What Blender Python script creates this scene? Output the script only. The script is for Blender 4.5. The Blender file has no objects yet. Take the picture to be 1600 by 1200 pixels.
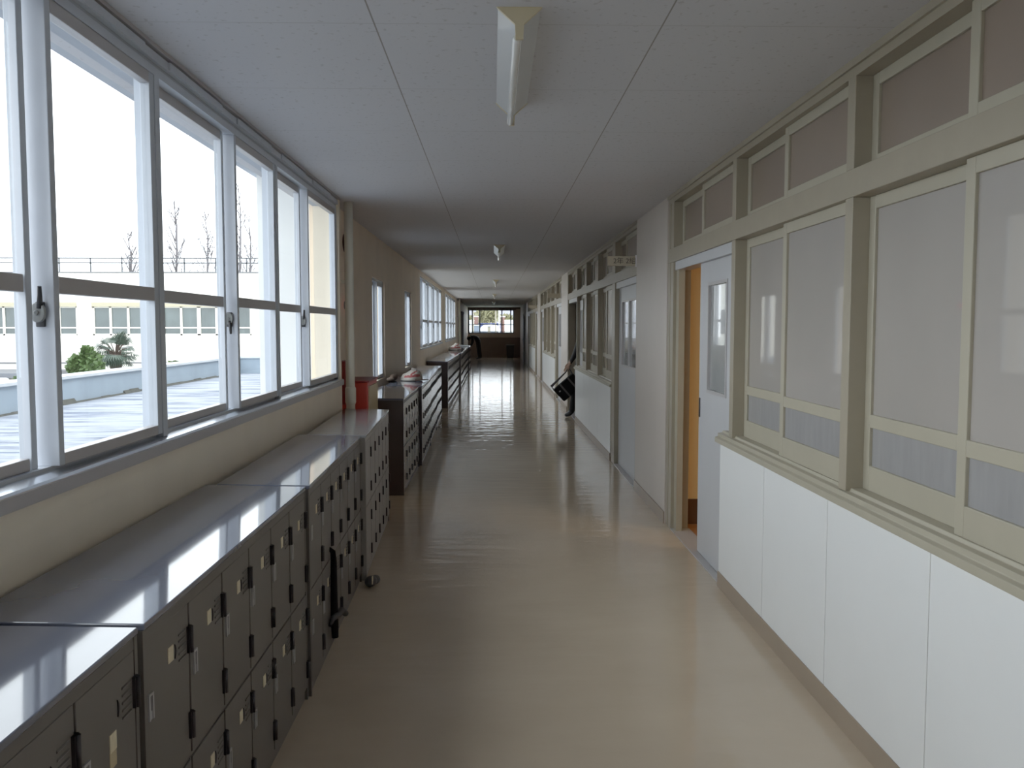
import bpy, bmesh, math, random
from mathutils import Vector, Matrix
random.seed(7)
PI = math.pi
sc = bpy.context.scene
COL = sc.collection

# ------------------------------------------------------------------ materials
def nmat(name):
    m = bpy.data.materials.new(name); m.use_nodes = True
    nt = m.node_tree
    return m, nt, nt.nodes['Principled BSDF'], nt.nodes['Material Output']

def mat(name, c, rough=.5, metal=0., coat=0., coat_r=.05, noise=0., nscale=6., bump=0., bscale=40., spec=.5, stretch=(1, 1, 1), emit=None, es=1.):
    m, nt, b, out = nmat(name)
    N, L = nt.nodes, nt.links
    b.inputs['Base Color'].default_value = (*c, 1)
    b.inputs['Roughness'].default_value = rough
    b.inputs['Metallic'].default_value = metal
    b.inputs['Specular IOR Level'].default_value = spec
    b.inputs['Coat Weight'].default_value = coat
    b.inputs['Coat Roughness'].default_value = coat_r
    if emit:
        b.inputs['Emission Color'].default_value = (*emit, 1); b.inputs['Emission Strength'].default_value = es
    if noise or bump:
        tc = N.new('ShaderNodeTexCoord'); mp = N.new('ShaderNodeMapping')
        mp.inputs['Scale'].default_value = stretch
        L.new(tc.outputs['Object'], mp.inputs['Vector'])
    if noise:
        n = N.new('ShaderNodeTexNoise'); n.inputs['Scale'].default_value = nscale; n.inputs['Detail'].default_value = 6
        L.new(mp.outputs[0], n.inputs['Vector'])
        r = N.new('ShaderNodeMapRange')
        r.inputs[1].default_value = .25; r.inputs[2].default_value = .75
        r.inputs[3].default_value = 1 - noise; r.inputs[4].default_value = 1 + noise
        L.new(n.outputs['Fac'], r.inputs[0])
        mx = N.new('ShaderNodeMix'); mx.data_type = 'RGBA'; mx.blend_type = 'MULTIPLY'; mx.inputs[0].default_value = 1
        mx.inputs[6].default_value = (*c, 1)
        L.new(r.outputs[0], mx.inputs[7]); L.new(mx.outputs[2], b.inputs['Base Color'])
    if bump:
        n2 = N.new('ShaderNodeTexNoise'); n2.inputs['Scale'].default_value = bscale; n2.inputs['Detail'].default_value = 3
        L.new(mp.outputs[0], n2.inputs['Vector'])
        bp = N.new('ShaderNodeBump'); bp.inputs['Strength'].default_value = bump; bp.inputs['Distance'].default_value = .01
        L.new(n2.outputs['Fac'], bp.inputs['Height']); L.new(bp.outputs[0], b.inputs['Normal'])
    return m

def clear_glass(name, tint=(.965, .98, .985), refl=.05):
    m, nt, b, out = nmat(name)
    N, L = nt.nodes, nt.links
    N.remove(b)
    t = N.new('ShaderNodeBsdfTransparent'); t.inputs[0].default_value = (*tint, 1)
    g = N.new('ShaderNodeBsdfGlossy'); g.inputs['Roughness'].default_value = .01
    mx = N.new('ShaderNodeMixShader'); mx.inputs[0].default_value = refl
    L.new(t.outputs[0], mx.inputs[1]); L.new(g.outputs[0], mx.inputs[2]); L.new(mx.outputs[0], out.inputs[0])
    return m

M = {}
M['cream'] = mat('cream_wall_paint', (.86, .755, .59), .6, noise=.05, nscale=3, bump=.04, bscale=120)
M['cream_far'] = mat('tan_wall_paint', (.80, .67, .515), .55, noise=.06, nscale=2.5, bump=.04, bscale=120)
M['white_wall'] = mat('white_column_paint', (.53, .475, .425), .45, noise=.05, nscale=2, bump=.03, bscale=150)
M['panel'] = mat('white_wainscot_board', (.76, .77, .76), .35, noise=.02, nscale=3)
M['joint'] = mat('panel_joint_strip', (.60, .55, .47), .6)
M['timber'] = mat('beige_painted_timber', (.31, .268, .195), .42, noise=.05, nscale=8, bump=.03, bscale=60)
M['timber2'] = mat('beige_sash_paint', (.37, .335, .25), .42, noise=.04, nscale=8)
M['base'] = mat('taupe_vinyl_baseboard', (.29, .225, .165), .4, noise=.05, nscale=5)
M['alu'] = mat('brushed_aluminium', (.52, .56, .62), .38, metal=.1, noise=.03, nscale=14)
M['sill'] = mat('bright_sill_aluminium', (.80, .84, .90), .22, metal=.85, noise=.03, nscale=10)
M['alu_dark'] = mat('grey_aluminium_rail', (.46, .44, .44), .4, metal=.25)
M['zinc'] = mat('worn_zinc_latch', (.34, .35, .34), .45, metal=.4, noise=.15, nscale=40)
M['lock_dark'] = mat('dark_latch_metal', (.05, .05, .055), .45, metal=.4)
M['glass'] = clear_glass('clear_window_glass')
M['frost'] = mat('frosted_glass', (.315, .285, .257), .5, coat=.65, coat_r=.03, noise=.06, nscale=2.2)
M['frost_low'] = mat('ribbed_frosted_glass', (.265, .257, .255), .45, coat=.5, coat_r=.05, noise=.10, nscale=5, stretch=(1, 5, 1))
M['transom'] = mat('dark_transom_glass', (.215, .16, .12), .4, coat=.7, coat_r=.02, noise=.08, nscale=2)
M['amber'] = mat('amber_brown_glass', (.25, .19, .115), .35, coat=.6, coat_r=.03, noise=.1, nscale=2)  # amber-brown pane colour under a glossy coat
M['door'] = mat('grey_white_door_paint', (.48, .485, .50), .4, noise=.03, nscale=3)
M['door_glass'] = mat('grey_door_glass', (.30, .31, .31), .2, coat=.7, coat_r=.02, noise=.1, nscale=4)
M['rubber'] = mat('black_rubber', (.018, .016, .016), .5)
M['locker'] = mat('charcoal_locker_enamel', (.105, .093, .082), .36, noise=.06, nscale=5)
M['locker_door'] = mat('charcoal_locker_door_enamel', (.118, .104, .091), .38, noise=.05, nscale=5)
M['locker_far'] = mat('shaded_locker_enamel', (.045, .036, .038), .34, noise=.05, nscale=5)  # darkened copy of the charcoal enamel, shade put into the colour
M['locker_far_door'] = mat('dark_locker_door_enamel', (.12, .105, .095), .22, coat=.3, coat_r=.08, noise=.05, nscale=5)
M['locker_top'] = mat('glossy_locker_top', (.115, .125, .165), .075, noise=.08, nscale=4, bump=.02, bscale=3.5, spec=.62, coat=.22, coat_r=.04)
M['locker_light'] = mat('grey_locker_enamel', (.27, .25, .225), .36, noise=.06, nscale=5)
M['locker_light_top'] = mat('grey_locker_top', (.22, .22, .225), .15, bump=.01, bscale=6, coat=.4, coat_r=.06)
M['hinge'] = mat('black_hinge', (.012, .008, .010), .4)
M['shadow_gap'] = mat('locker_gap_shade', (.02, .016, .015), .7)
M['paper'] = mat('cream_paper_tag', (.72, .62, .43), .7, noise=.08, nscale=60)
M['paper2'] = mat('tan_paper_tag', (.50, .40, .24), .7, noise=.08, nscale=60)
M['holder'] = mat('pale_card_holder', (.42, .41, .42), .35, metal=.3)
M['red'] = mat('fire_red_enamel', (.52, .045, .03), .4, noise=.06, nscale=6)
M['darkred'] = mat('dark_red_enamel', (.24, .018, .02), .4)  # deeper red of the cabinet's back and top panels
M['redlens'] = mat('red_lamp_lens', (.8, .02, .05), .25, emit=(1, .03, .08), es=1.2)
M['pipe'] = mat('ivory_pipe_paint', (.78, .76, .64), .3, noise=.03, nscale=6, coat=.3)
M['bell'] = mat('maroon_bell', (.06, .012, .018), .35)
M['lamp_body'] = mat('white_lamp_enamel', (.55, .57, .58), .3, coat=.3)
M['lamp_end'] = mat('yellowed_plastic', (.58, .50, .32), .45)
M['tube'] = mat('milky_tube_glass', (.82, .82, .79), .25, coat=.4)
M['sign'] = mat('beige_sign_plate', (.42, .36, .26), .5)
M['sign_edge'] = mat('pale_bracket', (.85, .85, .86), .35)
M['ink'] = mat('dark_sign_ink', (.03, .022, .018), .6)
M['darkwall'] = mat('dark_brown_paint', (.15, .115, .105), .8, spec=.15, noise=.08, nscale=3)
M['endwall'] = mat('end_wall_paint', (.42, .35, .29), .55, noise=.05, nscale=2)
M['skin'] = mat('skin', (.50, .30, .21), .5)
M['uniform'] = mat('black_school_uniform', (.010, .008, .010), .75, bump=.1, bscale=60)
M['hair'] = mat('black_hair', (.012, .009, .008), .5)
M['shoe'] = mat('dark_indoor_shoe', (.022, .022, .026), .4)
M['nylon'] = mat('black_nylon', (.006, .005, .006), .85, spec=.12, bump=.15, bscale=150)
M['nylon_grey'] = mat('grey_webbing', (.07, .065, .065), .7)
M['bagwhite'] = mat('crumpled_white_vinyl', (.50, .46, .41), .5, noise=.1, nscale=12)
M['bagred'] = mat('red_print', (.34, .07, .07), .6)
M['brown_cloth'] = mat('brown_cloth', (.085, .055, .038), .85, bump=.2, bscale=90)
# classroom
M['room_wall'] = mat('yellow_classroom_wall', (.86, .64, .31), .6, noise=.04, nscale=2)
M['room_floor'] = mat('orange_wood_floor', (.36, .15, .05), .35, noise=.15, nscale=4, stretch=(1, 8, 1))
M['room_dark'] = mat('unlit_room_shade', (.05, .035, .03), .7)  # near-black colour stands in for the room being unlit
M['skirt'] = mat('dark_brown_skirting', (.10, .045, .025), .5)
M['lampglow'] = mat('lit_lamp_diffuser', (.9, .8, .6), .5, emit=(1, .78, .45), es=28)
# outdoors
M['facade'] = mat('white_facade_plaster', (.80, .775, .70), .7, noise=.02, nscale=.6)
M['facade_trim'] = mat('pale_yellow_lintel', (.40, .36, .25), .6)
M['ledge'] = mat('grey_ledge', (.12, .125, .14), .7)
M['facade_glass'] = mat('distant_window_glass', (.055, .075, .075), .15, coat=.4, noise=.45, nscale=.8)  # mottled colour stands in for trees reflected in the panes
M['rail'] = mat('grey_roof_railing', (.06, .065, .075), .6)
M['parapet'] = mat('blue_grey_parapet', (.27, .34, .41), .8, noise=.10, nscale=3, bump=.1, bscale=30)
M['coping'] = mat('pale_parapet_cap', (.52, .56, .60), .7, noise=.1, nscale=4)
M['moss'] = mat('dark_moss_line', (.06, .06, .05), .9, noise=.3, nscale=12)
M['ground'] = mat('pale_yard_ground', (.42, .41, .38), .9, noise=.12, nscale=.3)
M['soffit'] = mat('blue_grey_soffit', (.40, .43, .48), .8, noise=.04, nscale=2)
M['pier'] = mat('white_pier_plaster', (.74, .75, .74), .7, noise=.05, nscale=1.5)
M['leaf'] = mat('shrub_leaf', (.055, .10, .025), .6, noise=.3, nscale=6)
M['palm'] = mat('palm_leaf', (.03, .055, .035), .5, noise=.25, nscale=6)
M['trunk'] = mat('palm_trunk', (.06, .04, .03), .9, noise=.3, nscale=12)
M['bark'] = mat('bare_bark', (.13, .12, .13), .9)
M['autumn'] = mat('olive_autumn_leaf', (.22, .21, .11), .7, noise=.35, nscale=1.2)
M['car'] = mat('pale_blue_car_paint', (.55, .66, .74), .3, coat=.6)
M['car_glass'] = mat('car_window', (.03, .05, .06), .1)
M['hall'] = mat('white_hall_roof', (.86, .87, .88), .5)
M['hall_wall'] = mat('grey_blue_hall_wall', (.13, .16, .22), .6)
M['blue'] = mat('blue_roofing', (.02, .035, .13), .5)
M['rust'] = mat('reddish_cladding', (.16, .08, .065), .7)
M['pole'] = mat('concrete_pole', (.25, .22, .17), .8)
M['hill'] = mat('hazy_hill', (.24, .24, .28), .95, noise=.1, nscale=.02)
M['lawn'] = mat('pale_lawn', (.20, .25, .20), .9, noise=.1, nscale=.3)

def floor_mat():
    m, nt, b, out = nmat('polished_vinyl_floor')
    N, L = nt.nodes, nt.links
    tc = N.new('ShaderNodeTexCoord')
    n = N.new('ShaderNodeTexNoise'); n.inputs['Scale'].default_value = 1.3; n.inputs['Detail'].default_value = 5
    L.new(tc.outputs['Object'], n.inputs['Vector'])
    cr = N.new('ShaderNodeValToRGB')
    cr.color_ramp.elements[0].position = .3; cr.color_ramp.elements[0].color = (.47, .375, .275, 1)
    cr.color_ramp.elements[1].position = .7; cr.color_ramp.elements[1].color = (.525, .425, .315, 1)
    L.new(n.outputs['Fac'], cr.inputs[0]); L.new(cr.outputs[0], b.inputs['Base Color'])
    b.inputs['Roughness'].default_value = .085
    b.inputs['Specular IOR Level'].default_value = .42
    mp = N.new('ShaderNodeMapping'); mp.inputs['Scale'].default_value = (.8, 2.6, 1)
    L.new(tc.outputs['Object'], mp.inputs['Vector'])
    w = N.new('ShaderNodeTexNoise'); w.inputs['Scale'].default_value = 3.2; w.inputs['Detail'].default_value = 2.5
    L.new(mp.outputs[0], w.inputs['Vector'])
    bp = N.new('ShaderNodeBump'); bp.inputs['Strength'].default_value = .34; bp.inputs['Distance'].default_value = .012
    L.new(w.outputs['Fac'], bp.inputs['Height']); L.new(bp.outputs[0], b.inputs['Normal'])
    return m
M['floor'] = floor_mat()

def ceiling_mat():
    m, nt, b, out = nmat('speckled_ceiling_board')
    N, L = nt.nodes, nt.links
    tc = N.new('ShaderNodeTexCoord')
    sep = N.new('ShaderNodeSeparateXYZ'); L.new(tc.outputs['Object'], sep.inputs[0])
    def joint(sock, off, step, half):
        a = N.new('ShaderNodeMath'); a.operation = 'SUBTRACT'; a.inputs[1].default_value = off - step * 40; L.new(sock, a.inputs[0])
        d = N.new('ShaderNodeMath'); d.operation = 'MODULO'; d.inputs[1].default_value = step; L.new(a.outputs[0], d.inputs[0])
        c = N.new('ShaderNodeMath'); c.operation = 'LESS_THAN'; c.inputs[1].default_value = half; L.new(d.outputs[0], c.inputs[0])
        return c.outputs[0]
    jx = joint(sep.outputs[0], -.395, .955, .0055)
    jy = joint(sep.outputs[1], 2.93, .785, .006)
    jh = N.new('ShaderNodeMath'); jh.operation = 'MULTIPLY'; jh.inputs[1].default_value = .34; L.new(jy, jh.inputs[0])
    j = N.new('ShaderNodeMath'); j.operation = 'MAXIMUM'; L.new(jx, j.inputs[0]); L.new(jh.outputs[0], j.inputs[1])
    v = N.new('ShaderNodeTexNoise'); v.inputs['Scale'].default_value = 42; v.inputs['Detail'].default_value = 1; L.new(tc.outputs['Object'], v.inputs['Vector'])
    r = N.new('ShaderNodeMapRange'); r.inputs[1].default_value = .27; r.inputs[2].default_value = .36; r.inputs[3].default_value = .38; r.inputs[4].default_value = 0
    L.new(v.outputs['Fac'], r.inputs[0])
    tot = N.new('ShaderNodeMath'); tot.operation = 'MAXIMUM'; L.new(j.outputs[0], tot.inputs[0]); L.new(r.outputs[0], tot.inputs[1])
    mx = N.new('ShaderNodeMix'); mx.data_type = 'RGBA'
    mx.inputs[6].default_value = (.565, .56, .575, 1); mx.inputs[7].default_value = (.26, .235, .21, 1)
    L.new(tot.outputs[0], mx.inputs[0]); L.new(mx.outputs[2], b.inputs['Base Color'])
    b.inputs['Roughness'].default_value = .75
    return m
M['ceiling'] = ceiling_mat()

def deck_mat():
    m, nt, b, out = nmat('wet_roof_deck')
    N, L = nt.nodes, nt.links
    tc = N.new('ShaderNodeTexCoord'); mp = N.new('ShaderNodeMapping'); mp.inputs['Scale'].default_value = (.55, 2.2, 1); mp.inputs['Rotation'].default_value = (0, 0, .12)
    L.new(tc.outputs['Object'], mp.inputs['Vector'])
    n = N.new('ShaderNodeTexNoise'); n.inputs['Scale'].default_value = 2.2; n.inputs['Detail'].default_value = 9; n.inputs['Roughness'].default_value = .65
    L.new(mp.outputs[0], n.inputs['Vector'])
    cr = N.new('ShaderNodeValToRGB')
    e = cr.color_ramp.elements
    e[0].position = .38; e[0].color = (.09, .11, .16, 1); e[1].position = .52; e[1].color = (.29, .315, .36, 1)
    L.new(n.outputs['Fac'], cr.inputs[0])
    sep = N.new('ShaderNodeSeparateXYZ'); L.new(tc.outputs['Object'], sep.inputs[0])
    a = N.new('ShaderNodeMath'); a.operation = 'ADD'; a.inputs[1].default_value = 100; L.new(sep.outputs[1], a.inputs[0])
    md = N.new('ShaderNodeMath'); md.operation = 'MODULO'; md.inputs[1].default_value = 2.45; L.new(a.outputs[0], md.inputs[0])
    lt = N.new('ShaderNodeMath'); lt.operation = 'LESS_THAN'; lt.inputs[1].default_value = .05; L.new(md.outputs[0], lt.inputs[0])
    mx = N.new('ShaderNodeMix'); mx.data_type = 'RGBA'; L.new(lt.outputs[0], mx.inputs[0]); L.new(cr.outputs[0], mx.inputs[6]); mx.inputs[7].default_value = (.09, .12, .18, 1)
    L.new(mx.outputs[2], b.inputs['Base Color'])
    b.inputs['Roughness'].default_value = .65; b.inputs['Specular IOR Level'].default_value = .06
    bp = N.new('ShaderNodeBump'); bp.inputs['Strength'].default_value = .35; bp.inputs['Distance'].default_value = .03
    L.new(n.outputs['Fac'], bp.inputs['Height']); L.new(bp.outputs[0], b.inputs['Normal'])
    return m
M['deck'] = deck_mat()

# ------------------------------------------------------------------ helpers
def tag(o, label, cat, group=None, kind=None):
    if label: o['label'] = label
    if cat: o['category'] = cat
    if group: o['group'] = group
    if kind: o['kind'] = kind
    return o

def empty(name, loc=(0, 0, 0), label=None, cat=None, group=None, kind=None):
    o = bpy.data.objects.new(name, None); COL.objects.link(o)
    o.location = loc; o.empty_display_size = .1
    tag(o, label, cat, group, kind)
    return o

def wloc(p):
    v = Vector((0, 0, 0))
    while p is not None:
        v += p.location; p = p.parent
    return v

class MB:
    """collects boxes, prisms and tubes and links them as one mesh object"""
    def __init__(s): s.v = []; s.f = []; s.m = []; s.sm = []
    def add(s, vs, fs, m=0, smooth=False):
        k = len(s.v); s.v += [tuple(p) for p in vs]
        for f in fs: s.f.append([i + k for i in f]); s.m.append(m); s.sm.append(smooth)
        return s
    def box(s, x0, x1, y0, y1, z0, z1, m=0):
        if x0 > x1: x0, x1 = x1, x0
        if y0 > y1: y0, y1 = y1, y0
        if z0 > z1: z0, z1 = z1, z0
        return s.add([(x0, y0, z0), (x1, y0, z0), (x1, y1, z0), (x0, y1, z0), (x0, y0, z1), (x1, y0, z1), (x1, y1, z1), (x0, y1, z1)],
                     [(3, 2, 1, 0), (4, 5, 6, 7), (0, 1, 5, 4), (1, 2, 6, 5), (2, 3, 7, 6), (3, 0, 4, 7)], m)
    def prism(s, poly, a, b, axis='y', m=0):
        """poly: 2-D outline; extruded from a to b along the axis. axis y: poly=(x,z); axis x: poly=(y,z); axis z: poly=(x,y)"""
        n = len(poly)
        def P(p, t): return {'y': (p[0], t, p[1]), 'x': (t, p[0], p[1]), 'z': (p[0], p[1], t)}[axis]
        vs = [P(p, a) for p in poly] + [P(p, b) for p in poly]
        fs = [tuple(range(n - 1, -1, -1)), tuple(range(n, 2 * n))] + [(i, (i + 1) % n, n + (i + 1) % n, n + i) for i in range(n)]
        return s.add(vs, fs, m)
    def tube(s, pts, rs, n=10, m=0, caps=True):
        pts = [Vector(p) for p in pts]
        if not isinstance(rs, (list, tuple)): rs = [rs] * len(pts)
        vs = []; fs = []
        for i, p in enumerate(pts):
            d = (pts[min(i + 1, len(pts) - 1)] - pts[max(i - 1, 0)]).normalized()
            u = d.cross(Vector((0, 0, 1)) if abs(d.z) < .9 else Vector((1, 0, 0))).normalized(); w = d.cross(u)
            for k in range(n):
                t = 2 * PI * k / n; vs.append(p + (u * math.cos(t) + w * math.sin(t)) * rs[i])
        for i in range(len(pts) - 1):
            for k in range(n):
                fs.append((i * n + k, i * n + (k + 1) % n, (i + 1) * n + (k + 1) % n, (i + 1) * n + k))
        s.add(vs, fs, m, True)
        if caps:
            k0 = len(s.v) - len(vs)
            s.f.append([k0 + k for k in range(n - 1, -1, -1)]); s.m.append(m); s.sm.append(False)
            e = k0 + (len(pts) - 1) * n
            s.f.append([e + k for k in range(n)]); s.m.append(m); s.sm.append(False)
        return s
    def ball(s, c, r, m=0, nu=14, nv=9, sq=(1, 1, 1), rot=None):
        vs = []; fs = []
        for i in range(nv + 1):
            th = PI * i / nv
            for k in range(nu):
                ph = 2 * PI * k / nu
                p = Vector((math.sin(th) * math.cos(ph) * sq[0], math.sin(th) * math.sin(ph) * sq[1], math.cos(th) * sq[2])) * r
                if rot: p = rot @ p
                vs.append(p + Vector(c))
        for i in range(nv):
            for k in range(nu):
                fs.append((i * nu + k, (i + 1) * nu + k, (i + 1) * nu + (k + 1) % nu, i * nu + (k + 1) % nu))
        return s.add(vs, fs, m, True)
    def build(s, name, mats, parent=None, bev=0., label=None, cat=None, group=None, kind=None):
        if not isinstance(mats, (list, tuple)): mats = [mats]
        me = bpy.data.meshes.new(name)
        off = wloc(parent) if parent else Vector((0, 0, 0))
        me.from_pydata([tuple(Vector(p) - off) for p in s.v], [], s.f)
        for m in mats: me.materials.append(m)
        me.polygons.foreach_set('material_index', s.m)
        me.polygons.foreach_set('use_smooth', s.sm)
        bm = bmesh.new(); bm.from_mesh(me); bmesh.ops.recalc_face_normals(bm, faces=bm.faces); bm.to_mesh(me); bm.free()
        me.update()
        o = bpy.data.objects.new(name, me); COL.objects.link(o)
        if parent: o.parent = parent
        if bev:
            b = o.modifiers.new('bevel', 'BEVEL'); b.width = bev; b.segments = 2; b.limit_method = 'ANGLE'; b.angle_limit = .7
        tag(o, label, cat, group, kind)
        return o

def copy_tree(o, parent=None):
    c = o.copy(); COL.objects.link(c)
    c.parent = parent
    for ch in o.children: copy_tree(ch, c)
    return c

# ------------------------------------------------------------------ dimensions
H = 2.55
XL, XLF, XR = -1.20, -1.30, 1.36
YB, YE = -4.0, 44.0

# floor / ceiling ------------------------------------------------------------
MB().box(XLF - .1, XR + .25, YB, YE, -.12, 0).build('floor', M['floor'], label='polished beige vinyl corridor floor', cat='floor', kind='structure')
MB().box(XLF - .25, XR + .25, YB, YE, H, H + .12).build('ceiling', M['ceiling'], label='white speckled board ceiling of the corridor', cat='ceiling', kind='structure')

# left wall -----------------------------------------------------------------
SILL, WTOP = 1.135, 2.485
wl = empty('wall_left', (XL, 0, 0), 'cream left corridor wall with window openings', 'wall', kind='structure')
mb = MB()
mb.box(XL - .16, XL, YB, 6.86, 0, SILL - .02)
mb.box(XL - .20, XL - .02, YB, 6.86, WTOP, H + .12, 1)
mb.box(XL - .20, XL, 6.80, 6.86, SILL - .02, H)
mb.build('wall_panel', [M['cream'], M['soffit']], wl)
wl2 = empty('wall_left.001', (XLF, 6.86, 0), 'tan left corridor wall beyond the drain pipe', 'wall', kind='structure')
mb = MB()
nw = [(9.35, 10.40), (12.75, 13.80)]
NZ0, NZ1 = .95, 2.09
B2 = [(15.4, 22.0), (23.45, 30.05)]
B2Z0, B2Z1 = 1.17, 2.47
xo = XLF - .14
def seg(y0, y1, z0=0, z1=H + .1): mb.box(xo, XLF, y0, y1, z0, z1)
seg(6.86, nw[0][0])
for a, b in nw: seg(a, b, 0, NZ0); seg(a, b, NZ1)
seg(nw[0][1], nw[1][0]); seg(nw[1][1], B2[0][0])
for a, b in B2: seg(a, b, 0, B2Z0); seg(a, b, B2Z1)
seg(B2[0][1], B2[1][0]); seg(B2[1][1], YE)
mb.build('wall_panel', M['cream_far'], wl2)
# trim along the head of the near windows
tr = empty('trim_1', (XL, 0, H), 'metal head trim above the left windows', 'trim', kind='structure')
mb = MB()
mb.box(XL - .02, XL + .008, YB, 6.86, H - .014, H, 1)
mb.box(XL - .05, XL - .004, YB, 6.86, WTOP + .012, H - .022, 0)
mb.build('head_rail', [M['alu'], M['alu_dark']], tr)
for i, y in enumerate([1.6, 2.45, 3.3, 4.15, 5.0, 5.85]):
    MB().box(XL - .006, XL + .004, y, y + .62, H - .05, H - .022).build('cover_strip', M['alu'], tr)
# sill
si = empty('trim_2', (XL, 0, SILL), 'aluminium sill ledge below the left windows', 'sill', kind='structure')
MB().prism([(XL - .12, SILL - .02), (XL + .014, SILL - .035), (XL + .014, SILL), (XL + .006, SILL + .006), (XL - .03, SILL + .012), (XL - .12, SILL + .02)], YB, 6.86, 'y').build('sill', M['sill'], si)
MB().box(XL - .002, XL + .016, YB, 6.862, SILL - .04, SILL - .004).build('sill_face', M['alu_dark'], si)

# crescent lock on the edge face of a meeting stile (faces -Y)
def crescent(parent, x, y, z, flip=1):
    k = empty('crescent_lock', (0, 0, 0)); k.parent = parent
    off = wloc(parent); k.location = Vector((x, y, z)) - off
    MB().box(x - .012, x + .014, y - .006, y + .002, z - .040, z + .030).build('lock_plate', M['lock_dark'], k, bev=.003)
    mb = MB()
    mb.prism([(x + .021 * math.cos(t * PI / 9), z + .028 * math.sin(t * PI / 9)) for t in range(18)], y - .020, y - .006, 'y')
    mb.tube([(x, y - .020, z), (x, y - .026, z)], .007, 10)
    mb.build('cam', M['zinc'], k, bev=.002)
    MB().tube([(x + .006, y - .014, z + .012 * flip), (x + .010, y - .020, z + .045 * flip), (x + .013, y - .026, z + .072 * flip)], [.009, .007, .0055], 8).build('lever', M['lock_dark'], k)
    MB().box(x - .046, x - .021, y - .016, y + .002, z - .014, z + .014).build('keeper', M['lock_dark'], k, bev=.003)

wn = [0]
def alu_window(y0, y1, z0, z1, x, label, midz=None, lock=True, near=True, ym=None):
    """aluminium sliding window in the left wall: frame, an outer and an inner sash with glass"""
    wn[0] += 1
    w = empty('window_%d' % wn[0], (x, y0, z0), label, 'window', kind='structure')
    fr = .022
    bt = .012
    mb = MB()
    mb.box(x - .086, x - .003, y0, y0 + fr, z0, z1); mb.box(x - .055, x - .003, y1 - fr, y1, z0, z1)
    mb.box(x - .086, x - .003, y0 + fr, y1 - fr, z1 - .03, z1); mb.box(x - .086, x - .03, y0 + fr, y1 - fr, z0, z0 + bt)
    mb.build('window_frame', M['alu'], w)
    if ym is None: ym = (y0 + y1) / 2
    if near: ya, yb = ym + .04, ym + .08
    else: ya, yb = ym + .02, ym + .03
    zb, zt = z0 + bt, z1 - .03
    br, st = .034, .040
    for side, (a, b, xs) in enumerate([(y0 + fr, ya, x - .080), (yb, y1 - fr, x - .040)]):
        mb = MB()
        if side: mb.box(xs - .034, xs + .034, a, a + .030, zb, zt, 0)
        else: mb.box(xs, xs + .034, a, a + st, zb, zt, 0); pass
        s0 = .030 if side else st
        mb.box(xs, xs + .034, b - (st if side else .03), b, zb, zt, 0)
        mb.box(xs, xs + .034, a + s0, b - st, zb, zb + br, 1); mb.box(xs, xs + .034, a + s0, b - st, zt - .040, zt, 1)
        if midz: mb.box(xs + .004, xs + .034, a + s0, b - st, midz - .024, midz + .024, 1)
        s = mb.build('sash', [M['alu'], M['alu_dark']], w, bev=.002 if near else 0)
        MB().box(xs + .013, xs + .019, a + s0, b - st, zb + br, zt - .040).build('pane', M['glass'], s)
    if lock: crescent(w, x - .045, yb - .001, 1.59 if z1 > 2.3 else (z0 + z1) / 2, flip=(1 if wn[0] % 2 == 0 else -1))
    return w
XW = XL - .015
names = ['first', 'second', 'third', 'fourth']
for y0, y1, l in [(-3.66, -1.94, 'aluminium sliding window behind the viewpoint over the first lockers'), (-1.94, -.22, 'aluminium sliding window beside the viewpoint over the lockers'),
                  (-.22, 1.50, 'aluminium sliding window cut by the photo edge, nearest on the left'),
                  (1.50, 3.22, 'large aluminium sliding window with a lock, showing palm and shrub outside'),
                  (3.22, 4.95, 'aluminium sliding window showing bare trees beyond the flat roof'),
                  (4.95, 6.80, 'aluminium sliding window beside the white pier, next to the drain pipe')]:
    alu_window(y0, y1, SILL + .012, WTOP, XW, l, midz=1.668, ym=5.69 if y0 == 4.95 else None)
alu_window(*nw[0], NZ0, NZ1, XLF - .02, 'tall narrow aluminium window in the tan wall nearest the red cabinet', lock=False, near=False)
alu_window(*nw[1], NZ0, NZ1, XLF - .02, 'tall narrow aluminium window in the tan wall farther from the red cabinet', lock=False, near=False)
for g, (a, b) in enumerate(B2):
    n = 4; wd = (b - a) / n
    for i in range(n):
        alu_window(a + i * wd, a + (i + 1) * wd, B2Z0, B2Z1, XLF - .02, '%s sliding window of the %s distant window band on the left' % (names[i], ['nearer', 'farther'][g]), midz=1.668, near=False)
    MB().box(XLF - .02, XLF + .015, a, b, B2Z0 - .03, B2Z0).build('trim_%d' % (3 + g), M['alu'], label='pale sill of the %s distant window band' % ['nearer', 'farther'][g], cat='sill', kind='structure')

# right wall -----------------------------------------------------------------
LZ0, LZ1 = 2.04, 2.145      # lintel beam
WS = .93                    # window bottom
DOFF = .055                 # recess of sashes
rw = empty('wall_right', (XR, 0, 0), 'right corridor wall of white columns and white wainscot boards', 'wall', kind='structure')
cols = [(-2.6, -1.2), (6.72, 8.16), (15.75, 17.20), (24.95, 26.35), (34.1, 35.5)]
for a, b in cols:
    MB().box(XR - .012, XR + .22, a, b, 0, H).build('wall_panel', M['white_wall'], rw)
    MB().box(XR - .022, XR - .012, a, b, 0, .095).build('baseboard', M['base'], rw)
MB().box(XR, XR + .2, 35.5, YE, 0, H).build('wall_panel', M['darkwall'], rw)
MB().box(XR, XR + .2, YB, -2.6, 0, H).build('wall_panel', M['white_wall'], rw)

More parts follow.
